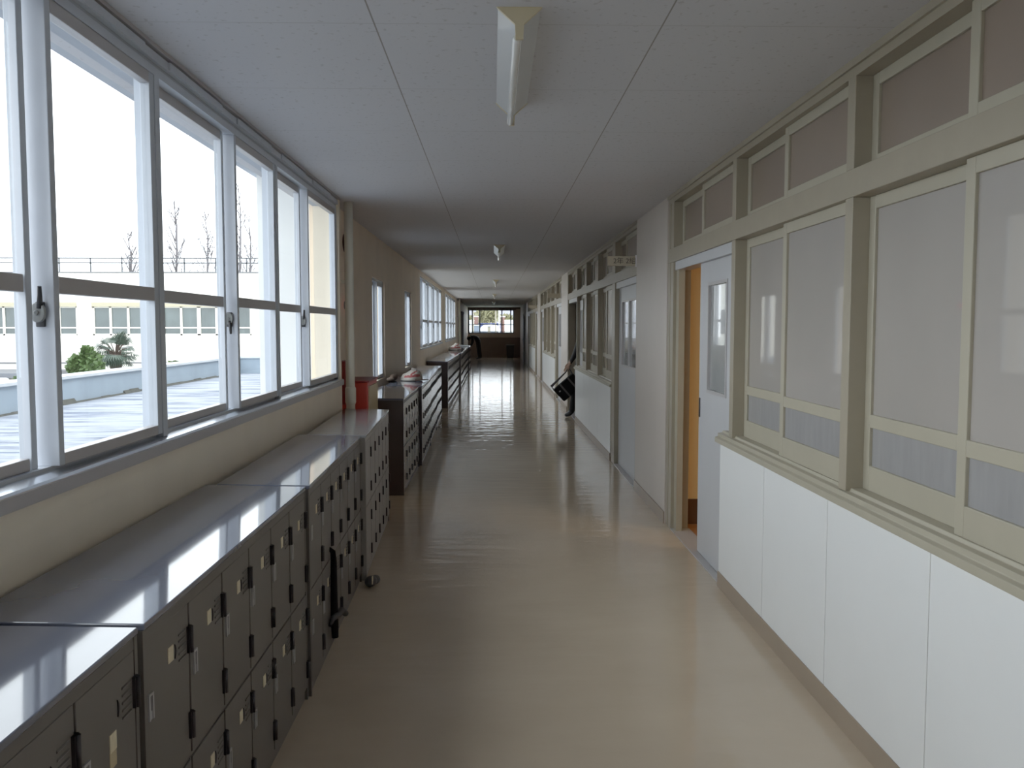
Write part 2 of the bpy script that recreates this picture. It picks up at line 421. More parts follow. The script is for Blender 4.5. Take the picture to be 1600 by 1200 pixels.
tn = [10]
def timber_window(y0, y1, z0, z1, label, panes, midz=None, bottom=.095, top=.05, st=.05, near=True):
    wn[0] += 1
    w = empty('window_%d' % wn[0], (XR + DOFF, y0, z0), label, 'window', kind='structure')
    ym = (y0 + y1) / 2
    for a, b, xs in [(y0, ym + .03, XR + .022), (ym - .03, y1, XR + .062)]:
        mb = MB()
        mb.box(xs, xs + .034, a, a + st, z0, z1); mb.box(xs, xs + .034, b - st, b, z0, z1)
        mb.box(xs, xs + .034, a + st, b - st, z0, z0 + bottom); mb.box(xs, xs + .034, a + st, b - st, z1 - top, z1)
        if midz: mb.box(xs, xs + .034, a + st, b - st, midz - .025, midz + .025)
        s = mb.build('sash', M['timber2'], w, bev=.003 if near else 0)
        if midz:
            MB().box(xs + .012, xs + .018, a + st, b - st, z0 + bottom, midz - .025).build('pane', panes[1], s)
            MB().box(xs + .012, xs + .018, a + st, b - st, midz + .025, z1 - top).build('pane', panes[0], s)
        else:
            MB().box(xs + .012, xs + .018, a + st, b - st, z0 + bottom, z1 - top).build('pane', panes[0], s)
    # no board behind the sashes; the panes themselves are opaque
    return w

dn = [0]
def sliding_door(y0, y1, leaf0, leaf1, label, near=True, panes=1):
    """timber door bay: head rail, floor track and one sliding leaf from leaf0 to leaf1"""
    dn[0] += 1
    d = empty('door_%d' % dn[0], (XR + .05, y0, 0), label, 'door', kind='structure')
    x = XR + .045
    mb = MB(); mb.box(XR + .01, XR + .12, y0, y1, 1.975, LZ0); mb.build('head_rail', M['door'], d, bev=.003 if near else 0)
    MB().box(XR - .004, XR + .14, y0, y1, 0, .008).build('floor_track', M['alu_dark'], d)
    g0, g1, gz0, gz1 = leaf0 + .16, leaf1 - .24, 1.12, 1.84
    g0, g1 = leaf0 + .22, leaf1 - .22
    mb = MB()
    mb.box(x, x + .036, leaf0, g0, .012, 1.975); mb.box(x, x + .036, g1, leaf1, .012, 1.975)
    mb.box(x, x + .036, g0, g1, .012, gz0); mb.box(x, x + .036, g0, g1, gz1, 1.975)
    lf = mb.build('door_leaf', M['door'], d)
    mb = MB()
    t = .022
    for a, b, c, e in [(g0, g0 + t, gz0, gz1), (g1 - t, g1, gz0, gz1), (g0 + t, g1 - t, gz0, gz0 + t), (g0 + t, g1 - t, gz1 - t, gz1)]:
        mb.box(x - .006, x + .03, a, b, c, e)
    if panes == 2: mb.box(x - .006, x + .03, (g0 + g1) / 2 - t, (g0 + g1) / 2 + t, gz0 + t, gz1 - t)
    mb.build('vision_frame', M['alu_dark'], lf)
    MB().box(x + .012, x + .018, g0 + t, g1 - t, gz0 + t, gz1 - t).build('pane', M['door_glass'], lf)
    yh = leaf1 - .03 if panes == 1 else leaf0 + .05
    MB().box(x - .004, x + .002, yh - .012, yh + .022, .94, 1.07).build('pull_handle', M['rubber'], lf)
    return d

def wainscot(y0, y1, joints, k):
    cuts = [y0] + joints + [y1]
    for a, b in zip(cuts[:-1], cuts[1:]):
        MB().box(XR - .014, XR + .03, a + .003, b - .003, .09, .87).build('wainscot_panel', M['panel'], rw)
    MB().box(XR - .010, XR + .02, y0, y1, .05, .868).build('joint_backing', M['joint'], rw)
    MB().box(XR - .02, XR + .03, y0, y1, 0, .092).build('baseboard', M['base'], rw)

def framing(k, y0, y1, posts, wy0, wy1, label):
    """timber frame of a classroom front: head, lintel, posts, sill"""
    tn[0] += 1
    t = empty('trim_%d' % tn[0], (XR, y0, 0), label, 'frame', kind='structure')
    MB().box(XR - .006, XR + .13, y0, y1, LZ0, LZ1).build('lintel_beam', M['timber'], t, bev=.003)
    mb = MB(); mb.box(XR - .016, XR + .12, y0, y1, H - .028, H); mb.box(XR - .004, XR + .12, y0, y1, H - .062, H - .026)
    mb.build('head_rail', M['timber'], t)
    for p, pw in posts:
        full = not (wy0 - .01 < p < wy1 - .3 and p > wy0 + .3)
        zb = WS - .012 if (wy0 - .05 < p < wy1 + .1) else 0
        if k and abs(p - wy0) < .01: zb, pw = 0, .24
        MB().box(XR - .004, XR + .13, p - pw, p, zb, LZ0).build('post', M['timber'], t, bev=.003)
        MB().box(XR - .004, XR + .13, p - pw, p, LZ1, H - .06).build('post', M['timber'], t, bev=.003)
    mb = MB(); mb.prism([(XR - .03, .862), (XR + .12, .862), (XR + .12, WS), (XR + .018, WS), (XR + .012, WS - .012), (XR - .012, WS - .014), (XR - .012, WS - .034), (XR - .03, WS - .04)], wy0 - (.22 if not k else .03), wy1 + .21, 'y')
    mb.build('sill', M['timber2'], t, bev=.002)
    return t

def bays(posts_y, pw, near, tagtxt, wmats, doorbays):
    for i in range(len(posts_y) - 1):
        a, b = posts_y[i], posts_y[i + 1] - pw
        timber_window(a, b, WS, LZ0, 'frosted sliding classroom window, %s' % tagtxt[i], wmats, midz=1.195, near=near)
        timber_window(a, b, LZ1, H - .062, 'small brown transom window, %s' % tagtxt[i], [M['transom']], bottom=.045, top=.045, near=near)
    for a, b, txt in doorbays:
        timber_window(a, b, LZ1, H - .062, 'small brown transom window, %s' % txt, [M['transom']], bottom=.045, top=.045, near=near)

FR = [M['frost'], M['frost_low']]
PW = .07
# near classroom (posts at their far edges y)
P0 = [.135, 1.735, 3.34, 4.93]
framing(0, -1.2, 6.72, [(p, PW) for p in P0] + [(6.62, .10), (6.72, .08)], .135, 4.93, 'beige timber framing of the nearest classroom front')
bays(P0, PW, True, ['beside the viewpoint', 'nearest in the photo, cut by its right edge', 'second in the photo, beside the open door'], FR, [(4.93, 6.52, 'above the open door'), (-1.2, .065, 'behind the viewpoint')])
wainscot(-.1, 5.07, [.13, .95, 1.77, 2.594, 3.415, 4.235], 0)
sliding_door(4.93, 6.52, 4.95, 5.86, 'grey sliding classroom door standing part open, warm light behind')
jb = MB()
jb.box(XR + .02, XR + .065, 6.43, 6.52, 0, 1.975); jb.build('trim_2.001', M['timber2'], label='beige jamb of the part-open classroom door', cat='jamb', kind='structure')
MB().box(XR + .05, XR + .12, -1.2, .065, 0, LZ0).build('door_9', M['door'], label='plain grey sliding door behind the viewpoint', cat='door', kind='structure')
# further classrooms
def classroom(k, y0, y1, near, doorA, doorB, txt):
    ya, yb = y0 + 1.74, y1 - 1.65
    w = (yb - ya) / 3
    P = [ya + i * w for i in range(4)]
    framing(k, y0, y1, [(y0 + .06, .06)] + [(p, PW) for p in P] + [(y1, .06)], P[0], P[3], 'beige timber framing of the %s classroom front' % txt)
    bays(P, PW, False, ['nearest bay of the %s classroom' % txt, 'middle bay of the %s classroom' % txt, 'last bay of the %s classroom' % txt], [M['amber'], M['amber']],
         [(y0 + .06, P[0] - PW, 'over the first door of the %s classroom' % txt), (P[3], y1 - .06, 'over the last door of the %s classroom' % txt)])
    wainscot(P[0] + .005, P[3] + .10, [P[0] + 1.2, P[0] + 2.2, P[0] + 3.1], k)
    sliding_door(y0 + .06, P[0] - .24, *doorA(y0, P), 'grey sliding door at the near end of the %s classroom' % txt, near=False, panes=2)
    sliding_door(P[3], y1 - .06, *doorB(y1, P), 'grey sliding door at the far end of the %s classroom' % txt, near=False, panes=2)
shutA = lambda y0, P: (y0 + .07, P[0] - .25)
shutB = lambda y1, P: (P[3] + .01, y1 - .07)
classroom(1, 8.16, 15.75, False, shutA, lambda y1, P: (P[3] - .75, P[3] + .10), 'second')
classroom(2, 17.2, 24.95, False, shutA, shutB, 'third')
classroom(3, 26.35, 34.1, False, shutA, shutB, 'fourth')

# rooms behind the right wall
def room(y0, y1, m, mf, sk, txt, z=2.6):
    X0, X1 = XR + .16, XR + 5.5
    r = empty('wall_classroom', (X0, y0, 0), 'interior walls of the %s classroom behind its door' % txt, 'wall', kind='structure')
    mb = MB()
    mb.box(X0, X1, y1 - .1, y1, 0, z); mb.box(X0, X1, y0, y0 + .1, 0, z); mb.box(X1, X1 + .1, y0, y1, 0, z); mb.box(X0, X1, y0, y1, z, z + .1)
    mb.build('wall_panel', m, r)
    MB().box(X0, X1, y1 - .115, y1 - .1, 0, .20).build('skirting', sk, r)
    MB().box(XR, X1, y0, y1, -.1, .002).build('floor_classroom', mf, label='floor of the %s classroom' % txt, cat='floor', kind='structure')
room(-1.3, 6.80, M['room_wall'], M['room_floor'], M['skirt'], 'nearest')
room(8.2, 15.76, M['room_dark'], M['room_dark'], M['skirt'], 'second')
room(17.2, 24.95, M['room_dark'], M['room_dark'], M['skirt'], 'third')  # box added unseen behind shut doors to stop light leaking in
room(26.3, 34.1, M['room_dark'], M['room_dark'], M['skirt'], 'fourth')  # likewise added, unseen, to close off leaking light
lp = empty('ceiling_lamp', (3.5, 4.6, 2.6), 'lit ceiling lamp inside the nearest classroom', 'lamp')
MB().box(3.1, 3.9, 4.4, 4.8, 2.53, 2.6).build('housing', M['lamp_body'], lp)
MB().box(3.12, 3.88, 4.42, 4.78, 2.51, 2.53).build('diffuser', M['lampglow'], lp)

# end wall and back wall ------------------------------------------------------
ew = empty('wall_end', (0, YE, 0), 'dark wall at the far end of the corridor below its window', 'wall', kind='structure')
EX0, EX1, EZ0, EZ1 = -1.40 + .12, 1.05, 1.22, 2.44
mb = MB()
mb.box(XLF - .2, EX0, YE, YE + .2, 0, H); mb.box(EX1, XR + .4, YE, YE + .2, 0, H); mb.box(EX0, EX1, YE, YE + .2, 0, EZ0); mb.box(EX0, EX1, YE, YE + .2, EZ1, H)
mb.build('wall_panel', M['endwall'], ew)
MB().box(XLF, XR, YE - .03, YE, 0, 1.02).build('dado_panel', M['darkwall'], ew)
MB().box(XLF, XR, YE - .12, YE, 2.46, H).build('beam', M['darkwall'], ew)
wn[0] += 1
w = empty('window_%d' % wn[0], (0, YE, EZ0), 'bright window in the end wall of the corridor', 'window', kind='structure')
mb = MB(); t = .06
for x in (EX0, EX0 + .18, -.72, .40, EX1 - .05, EX1 - .20): mb.box(x, x + t, YE + .03, YE + .09, EZ0, EZ1)
mb.box(EX0, EX1, YE + .03, YE + .09, EZ0, EZ0 + t); mb.box(EX0, EX1, YE + .03, YE + .09, EZ1 - t, EZ1)
mb.box(EX0, EX1, YE + .04, YE + .08, 1.655, 1.70); mb.box(EX0, EX1, YE + .04, YE + .08, 1.30, 1.33)
fr = mb.build('window_frame', M['hall_wall'], w)
MB().box(EX0 + .01, EX1 - .01, YE + .056, YE + .062, EZ0 + t, EZ1 - t).build('pane', M['glass'], w)
MB().box(EX0 - .1, EX1 + .1, YE - .16, YE, EZ1 - .03, EZ1 + .02).build('curtain_rail', M['darkwall'], w)
MB().box(XLF - .2, XR + .4, YB - .2, YB, 0, H).build('wall_back', M['white_wall'], label='white wall closing the corridor behind the viewpoint', cat='wall', kind='structure')
# doors near the end
d = empty('door_10', (XR, 39.0, 0), 'dark brown door on the right near the corridor end', 'door', kind='structure')
MB().box(XR - .03, XR + .01, 38.0, 39.0, 0, 2.05).build('door_leaf', M['darkwall'], d)
MB().box(XR - .06, XR - .03, 37.92, 38.0, 0, 2.1).build('door_frame', M['alu'], d)
MB().tube([(XR - .03, 38.9, 1.0), (XR - .09, 38.9, 1.0)], .02, 8).build('door_knob', M['zinc'], d)
d = empty('door_11', (XLF, 36.0, 0), 'dark brown double door on the left near the corridor end', 'door', kind='structure')
for i in range(2): MB().box(XLF, XLF + .03, 35.0 + i * 1.0, 35.98 + i * 1.0, 0, 2.1).build('door_leaf', M['darkwall'], d)
MB().box(XLF, XLF + .05, 34.9, 37.1, 2.1, 2.18).build('door_frame', M['darkwall'], d)

# ------------------------------------------------------------------ lockers
UL, UD, UH = 1.655, .415, .895
NC, NR = 6, 2
CW = (UL - .03) / NC
PL, TR = .055, .045
TILT = .009
DH = (UH - PL - TR - .014) / 2
def locker_door(parent, c, r, mats, detail, low_tag=False, hang=0):
    """one locker door; its origin is its lower far corner. local x=0 is the front of the cabinet, y runs along it"""
    y0 = .015 + c * CW + .005; y1 = .015 + (c + 1) * CW - .005
    z0 = PL + r * (DH + .014); z1 = z0 + DH
    mb = MB()
    mb.box(-.018, 0, y0, y1, z0, z1, 0)
    if detail < 2:
        for zz in (z0 + DH * .20, z0 + DH * .76): mb.box(-.004, .009, y1 - .008, y1 + .008, zz - .032, zz + .032, 1)
        if detail == 1: mb.box(-.001, .002, y0 + .02, y0 + .045, z0 + DH * .46, z0 + DH * .62, 2)
        return mb.build('door', [mats[1], M['hinge'], M['holder']], parent)
    for i in range(5):
        z = z1 - .055 - i * .016
        mb.prism([(0, z), (.004, z - .003), (0, z - .008)], y1 - .066, y1 - .020, 'y', 1)
    d = mb.build('door', [mats[1], mats[2]], parent, bev=.0025)
    for zz in (z0 + DH * .20, z0 + DH * .77):
        hb = MB(); hb.box(-.004, .007, y1 - .012, y1 + .008, zz - .034, zz + .034); hb.tube([(.008, y1 - .002, zz - .034), (.008, y1 - .002, zz + .034)], .006, 8)
        hb.build('hinge', M['hinge'], d)
    yt = y0 + (y1 - y0) * .57; zt = z1 - .088 - (.062 if low_tag else 0)
    hb = MB(); n = 9
    pts = [(yt + .024 + .010 * math.sin(k * PI / n), z1 - .072 - .036 * k / n) for k in range(n + 1)] + [(yt + .024 + .003 * math.sin(k * PI / n), z1 - .072 - .036 * k / n) for k in range(n, -1, -1)]
    hb.prism(pts, -.001, .0022, 'x'); hb.build('finger_slot', M['hinge'], d)
    tb = MB(); tb.box(0, .002, yt - .016, yt + .014, zt - .018, zt + .020)
    tg = tb.build('name_tag', M['paper'], d)
    if low_tag: MB().box(0, .0015, yt - .017, yt + .013, zt - .052, zt - .018).build('tag_stub', M['paper2'], tg)
    hb = MB(); a, b, c0, c1 = y0 + .018, y0 + .044, z0 + DH * .50, z0 + DH * .66
    hb.box(0, .004, a, a + .007, c0, c1); hb.box(0, .004, b - .007, b, c0, c1); hb.box(0, .004, a + .007, b - .007, c1 - .006, c1); hb.box(0, .002, a + .007, b - .007, c0, c0 + .02)
    hb.build('card_holder', M['holder'], d)
    return d

def locker_cabinet(mats, topm, detail, low_tag=False, UD=.405):
    root = empty('locker_cabinet')
    mb = MB(); t = .015
    mb.box(-UD, 0, 0, t, 0, UH - .016); mb.box(-UD, 0, UL - t, UL, 0, UH - .016)
    mb.box(-UD, -UD + .012, t, UL - t, 0, UH - .016)
    mb.box(-UD + .012, -.002, t, UL - t, UH - TR, UH - .016); mb.box(-UD + .012, -.012, t, UL - t, 0, PL - .004)
    mb.box(-UD + .012, -.004, t, UL - t, PL + DH + .002, PL + DH + .012)
    for c in range(1, NC): mb.box(-UD + .012, -.004, .015 + c * CW - .004, .015 + c * CW + .004, PL, UH - TR)
    mb.box(-.06, -.045, t, UL - t, PL, UH - TR, 1)  # dark sheet behind the doors stands in for shade in the gaps
    mb.build('carcass', [mats[0], M['shadow_gap']], root)
    MB().prism([(-UD, UH - .016), (.004, UH - .016), (.004, UH), (-UD, UH + TILT)], .002, UL - .002, 'y').build('top_panel', topm, root, bev=.003)
    for r in range(NR):
        for c in range(NC): locker_door(root, c, r, mats, detail, low_tag)
    return root
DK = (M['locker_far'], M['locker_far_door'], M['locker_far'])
GR = (M['locker'], M['locker_door'], M['locker'])
LG = (M['locker_light'], M['locker_light'], M['locker_light'])
def put(o, x, y, rz, label, group='steel locker cabinets along the left wall'):
    o.location = (x, y, 0); o.rotation_euler = (0, 0, rz); tag(o, label, 'locker', group); return o
a0 = put(locker_cabinet(GR, M['locker_top'], 2, True), -.782, .215, 0, 'charcoal steel locker cabinet at the bottom left corner, with doubled paper tags')
a1 = put(locker_cabinet(GR, M['locker_top'], 2), -.776, 1.885, 0, 'charcoal steel locker cabinet with glossy top under the palm-view window')
a2 = put(locker_cabinet(GR, M['locker_top'], 2, UD=.375), -.766, 3.555, .024, 'charcoal steel locker cabinet adjoining the light grey one, strap hanging from it')
# behind the viewpoint
a3 = put(locker_cabinet(LG, M['locker_light_top'], 1, UD=.350), -.778, 5.22, .036, 'light grey steel locker cabinet in front of the drain pipe and red cabinet')
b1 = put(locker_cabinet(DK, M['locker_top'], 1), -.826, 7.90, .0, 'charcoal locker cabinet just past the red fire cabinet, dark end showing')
spots = [(-.800, 9.62, .012, 'charcoal locker cabinet carrying the crumpled red-marked white bag and brown cloth'),
         (-.835, 11.30, .012, 'charcoal locker cabinet two beyond the red fire cabinet, bare top'),
         (-.868, 12.98, .008, 'charcoal locker cabinet last before the gap in the distant row'),
         (-.872, 16.50, -.008, 'charcoal locker cabinet just after the gap under the distant windows'),
         (-.866, 18.18, -.006, 'charcoal locker cabinet under the nearer distant window band, second after the gap'),
         (-.860, 19.86, -.006, 'charcoal locker cabinet under the nearer distant window band, third after the gap'),
         (-.815, 21.70, 0, 'charcoal locker cabinet standing slightly forward of the distant row'),
         (-.825, 23.38, 0, 'charcoal locker cabinet carrying the far white bag with red marks'),
         (-.83, 25.06, 0, 'charcoal locker cabinet just beyond the one with the far white bag'),
         (-.83, 26.74, 0, 'charcoal locker cabinet under the farther distant window band, next to last'),
         (-.80, 28.42, 0, 'charcoal locker cabinet at the far end of the row with white papers on it')]
far = None
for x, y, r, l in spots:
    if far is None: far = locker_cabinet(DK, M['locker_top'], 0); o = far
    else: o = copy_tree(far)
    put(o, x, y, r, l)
# first door of the second cabinet is pulled ajar, one door of the third too
def ajar(cab, c, r, ang):
    y1 = .015 + (c + 1) * CW - .005
    ds = [ch for ch in cab.children if ch.name.startswith('door')]
    d = ds[r * NC + c]
    p = Matrix.Translation((0, y1, 0)) @ Matrix.Rotation(ang, 4, 'Z') @ Matrix.Translation((0, -y1, 0))
    d.matrix_basis = p
ajar(a1, 0, 1, -.035)
ajar(a2, 2, 0, -.16)
# dark bar stands in for the ajar door's shaded gap; black loop below
st = empty('ajar_gap_bar', (-.74, 4.25, .15), 'black strap hanging out of an ajar lower locker door', 'strap')
X0 = -.762
mb = MB(); mb.tube([(X0 - .02, 4.06, .500), (X0, 4.05, .488), (X0 + .004, 4.045, .44), (X0 + .004, 4.045, .25), (X0 + .005, 4.045, .13), (X0 + .006, 4.045, .075)], [.010, .013, .015, .017, .018, .016], 10)
mb.build('gap_shade_bar', M['nylon'], st)
mb = MB(); mb.tube([(X0 + .0, 3.95, .165), (X0 + .008, 4.00, .185), (X0 + .022, 4.045, .185), (X0 + .03, 4.09, .19), (X0 + .04, 4.15, .155)], [.008, .013, .016, .018, .014], 10)
mb.build('buckle', M['rubber'], st)
sp = empty('crumpled_wrapper', (-.72, 5.05, 0), 'small dark crumpled wrapper with pale marks at the foot of the lockers', 'litter item')
mb = MB(); mb.ball((-.735, 5.10, .032), .038, 0, 12, 8, (1, 1.6, .8)); mb.ball((-.715, 5.15, .028), .03, 0, 10, 7, (1, 1.2, .9)); o = mb.build('body', M['nylon_grey'], sp)
MB().box(-.722, -.716, 5.04, 5.06, .03, .075).build('pale_flap', M['paper'], sp)

# ------------------------------------------------------------------ things on the left wall
def drain_pipe(x, y, label, r=.036):
    p = empty('drain_pipe', (x, y, 0), label, 'pipe')
    MB().tube([(x, y, 0), (x, y, H)], r, 20).build('pipe', M['pipe'], p)
    MB().tube([(x, y, .92), (x, y, .94), (x, y, 1.05), (x, y, 1.065)], [r * 1.02, r * 1.22, r * 1.22, r * 1.02], 20).build('socket', M['pipe'], p)
    MB().box(XLF, x, y - .012, y + .012, 1.9, 1.93).build('bracket', M['pipe'], p)
drain_pipe(-1.165, 7.05, 'ivory drain pipe beside the end of the near windows')
drain_pipe(-1.20, 30.6, 'ivory drain pipe at the far end of the distant window bands')

fc = empty('fire_cabinet', (XLF, 7.6, 0), 'red fire cabinet standing behind the ivory drain pipe', 'fire cabinet')
x1 = -1.06
MB().box(XLF + .004, x1, 7.28, 7.86, 0, 1.085).build('body', M['red'], fc, bev=.008)
MB().box(x1 - .02, x1 + .012, 7.32, 7.83, .1, 1.05).build('door', M['lamp_end'], fc, bev=.003)
MB().box(XLF + .004, XLF + .06, 7.25, 7.50, .9, 1.265).build('back_panel', M['darkred'], fc, bev=.004)
MB().box(XLF + .004, x1 + .014, 7.27, 7.87, 1.085, 1.10).build('top_panel', M['darkred'], fc, bev=.003)
fb = empty('fire_bell', (XLF, 7.62, 2.28), 'dark maroon fire alarm bell on the wall behind the drain pipe', 'bell')
mb = MB(); mb.tube([(XLF, 7.62, 2.28), (XLF + .02, 7.62, 2.28), (XLF + .035, 7.62, 2.28), (XLF + .045, 7.62, 2.28)], [.08, .08, .06, .02], 24)
mb.build('gong', M['bell'], fb)
MB().tube([(XLF + .045, 7.62, 2.28), (XLF + .055, 7.62, 2.28)], .012, 10).build('bolt', M['zinc'], fb)
al = empty('alarm_lamp', (XLF, 7.60, 1.74), 'small glowing red alarm lamp above the fire cabinet', 'lamp')
MB().tube([(XLF, 7.60, 1.74), (XLF + .012, 7.60, 1.74)], .034, 18).build('bezel', M['zinc'], al)
MB().ball((XLF + .014, 7.60, 1.74), .026, 0, 14, 8, (1.2, 1, 1)).build('lens', M['redlens'], al)

# things lying on the lockers
def crumpled_bag(x, y, z, s, label):
    b = empty('shoe_bag', (x, y, z), label, 'bag', 'crumpled white bags lying on the lockers')
    rnd = random.Random(int(y * 10))
    n, m_ = 28, 14
    mb = MB(); vs = []
    for i in range(m_ + 1):
        th = PI / 2 * i / m_
        for k in range(n):
            ph = 2 * PI * k / n
            r = math.cos(th) ** .7 * (1 + .05 * rnd.random())
            vs.append((x + .130 * s * r * math.cos(ph), y + .18 * s * r * math.sin(ph),
                       z + .125 * s * math.sin(th) * (1 - .18 * rnd.random() * (i > 1)) * (1 + .22 * math.cos(ph + .4))))
    white, red = [], []
    for i in range(m_):
        for k in range(n):
            ph = 2 * PI * (k + .5) / n; f = (i * n + k, i * n + (k + 1) % n, (i + 1) * n + (k + 1) % n, (i + 1) * n + k)
            u = math.cos(ph)                   # -1 far from the corridor .. 1 corridor side
            near = math.sin(ph) < 0
            tick = near and (abs(i - (3.2 + 5.0 * max(0, u + .25))) < 1.0 or abs(i - (3.2 + 6.0 * max(0, -u - .25))) < .8) and -.6 < u < .9
            (red if tick or (near and i == 0 and u > .5) else white).append(f)
    mb.add(vs, white, 0, True); mb.f += [list(f) for f in red]; mb.m += [1] * len(red); mb.sm += [True] * len(red)
    mb.f.append(list(range(n - 1, -1, -1))); mb.m.append(0); mb.sm.append(False)
    mb.build('body', [M['bagwhite'], M['bagred']], b)
    MB().tube([(x + .06 * s, y - .17 * s, z + .012), (x + .15 * s, y - .13 * s, z + .010), (x + .20 * s, y - .02 * s, z + .010)], .007 * s, 8).build('drawstring', M['brown_cloth'], b)
crumpled_bag(-1.0, 10.55, UH + .010, 1.0, 'crumpled white bag with red marks on the lockers near the narrow windows')
crumpled_bag(-1.08, 24.2, UH + .010, 1.35, 'crumpled white bag with red marks on the far lockers')
cb = empty('brown_cloth', (-1.2, 10.4, UH), 'brown folded cloth lying beside the nearer crumpled white bag', 'cloth')
mb = MB(); mb.ball((-1.205, 10.45, UH + .050), .05, 0, 14, 8, (.95, 3.2, .8)); mb.ball((-1.205, 10.12, UH + .040), .035, 0, 12, 8, (1.4, 2.6, .8)); mb.build('fold', M['brown_cloth'], cb)
pp = empty('paper_stack', (-.95, 29.3, UH), 'white papers stacked at the far end of the locker row', 'papers')
for i, (dx, r) in enumerate([(0, 0), (.03, .1), (-.02, .05)]):
    MB().box(-1.12 + dx, -.84 + dx, 28.9 + r, 29.6 + r, UH + .01 + i * .012, UH + .021 + i * .012).build('sheet', M['lamp_body'], pp)

# ------------------------------------------------------------------ fluorescent lights
def light(x, y, L, near, label):
    l = empty('ceiling_light', (x, y, H), label, 'light', 'ceiling fluorescent lights')
    w, h, b = .068, .052, .011
    MB().prism([(x - w, H), (x + w, H), (x + b, H - h), (x - b, H - h)], y + .012, y + L - .012, 'y').build('body', M['lamp_body'], l)
    for ya, yb in ((y, y + .014), (y + L - .014, y + L)):
        MB().prism([(x - w - .004, H), (x + w + .004, H), (x + b + .003, H - h), (x + b + .001, H - h - .046), (x - b - .001, H - h - .046), (x - b - .003, H - h)], ya, yb, 'y').build('end_cap', M['lamp_end'], l)
    mb = MB(); mb.tube([(x - .008, y + .014, H - .089), (x - .008, y + .03, H - .089), (x - .008, y + L - .03, H - .089), (x - .008, y + L - .014, H - .089)], [.009, .0135, .0135, .009], 16)
    mb.build('tube', M['tube'], l)
light(.083, 2.775, 1.18, True, 'fluorescent ceiling light nearest the viewpoint, with yellowed end caps')
for i, (y, t) in enumerate([(10.6, 'second along the ceiling'), (18.4, 'third along the ceiling'), (26.4, 'fourth along the ceiling'), (34.2, 'fifth along the ceiling')]):
    light(.075 - .02 * i, y, 1.18, False, 'fluorescent ceiling light with straight tube, ' + t)

# room signs projecting from the right wall
def sign(y, text, label):
    s = empty('room_sign', (XR, y, 2.2), label, 'sign', 'room signs projecting from the right wall')
    MB().box(1.075, 1.335, y - .008, y + .008, 2.125, 2.215).build('board', M['sign'], s, bev=.002)
    MB().box(1.337, 1.352, y - .014, y + .014, 2.115, 2.225).build('bracket', M['sign_edge'], s, bev=.002)
    if text:
        cu = bpy.data.curves.new('lettering', 'FONT'); cu.body = text; cu.size = .066; cu.align_x = 'CENTER'; cu.align_y = 'CENTER'; cu.extrude = .0006
        cu.materials.append(M['ink'])
        t_ = bpy.data.objects.new('tmp_text', cu); COL.objects.link(t_)
        dg = bpy.context.evaluated_depsgraph_get(); dg.update()
        tm = bpy.data.meshes.new_from_object(t_.evaluated_get(dg)); bpy.data.objects.remove(t_)
        o = bpy.data.objects.new('lettering', tm); COL.objects.link(o); o.parent = s
        o.location = (1.235 - XR, -.010, 2.168 - 2.2); o.rotation_euler = (PI / 2, 0, 0)
sign(8.17, '2年 2組', 'small beige room sign with dark characters, beside the nearest white column')
sign(17.22, None, 'small blank-looking room sign beside the second white column')
sign(26.38, None, 'small blank-looking room sign beside the third white column')

# bin by the end wall
bn = empty('waste_bin', (.84, 43.3, 0), 'dark waste bin against the end wall on the right', 'bin')
MB().prism([(.68, 0), (1.00, 0), (1.04, .62), (.64, .62)], 43.1, 43.5, 'y').build('body', M['rubber'], bn, bev=.01)
MB().box(.63, 1.05, 43.08, 43.52, .62, .66).build('rim', M['lock_dark'], bn)

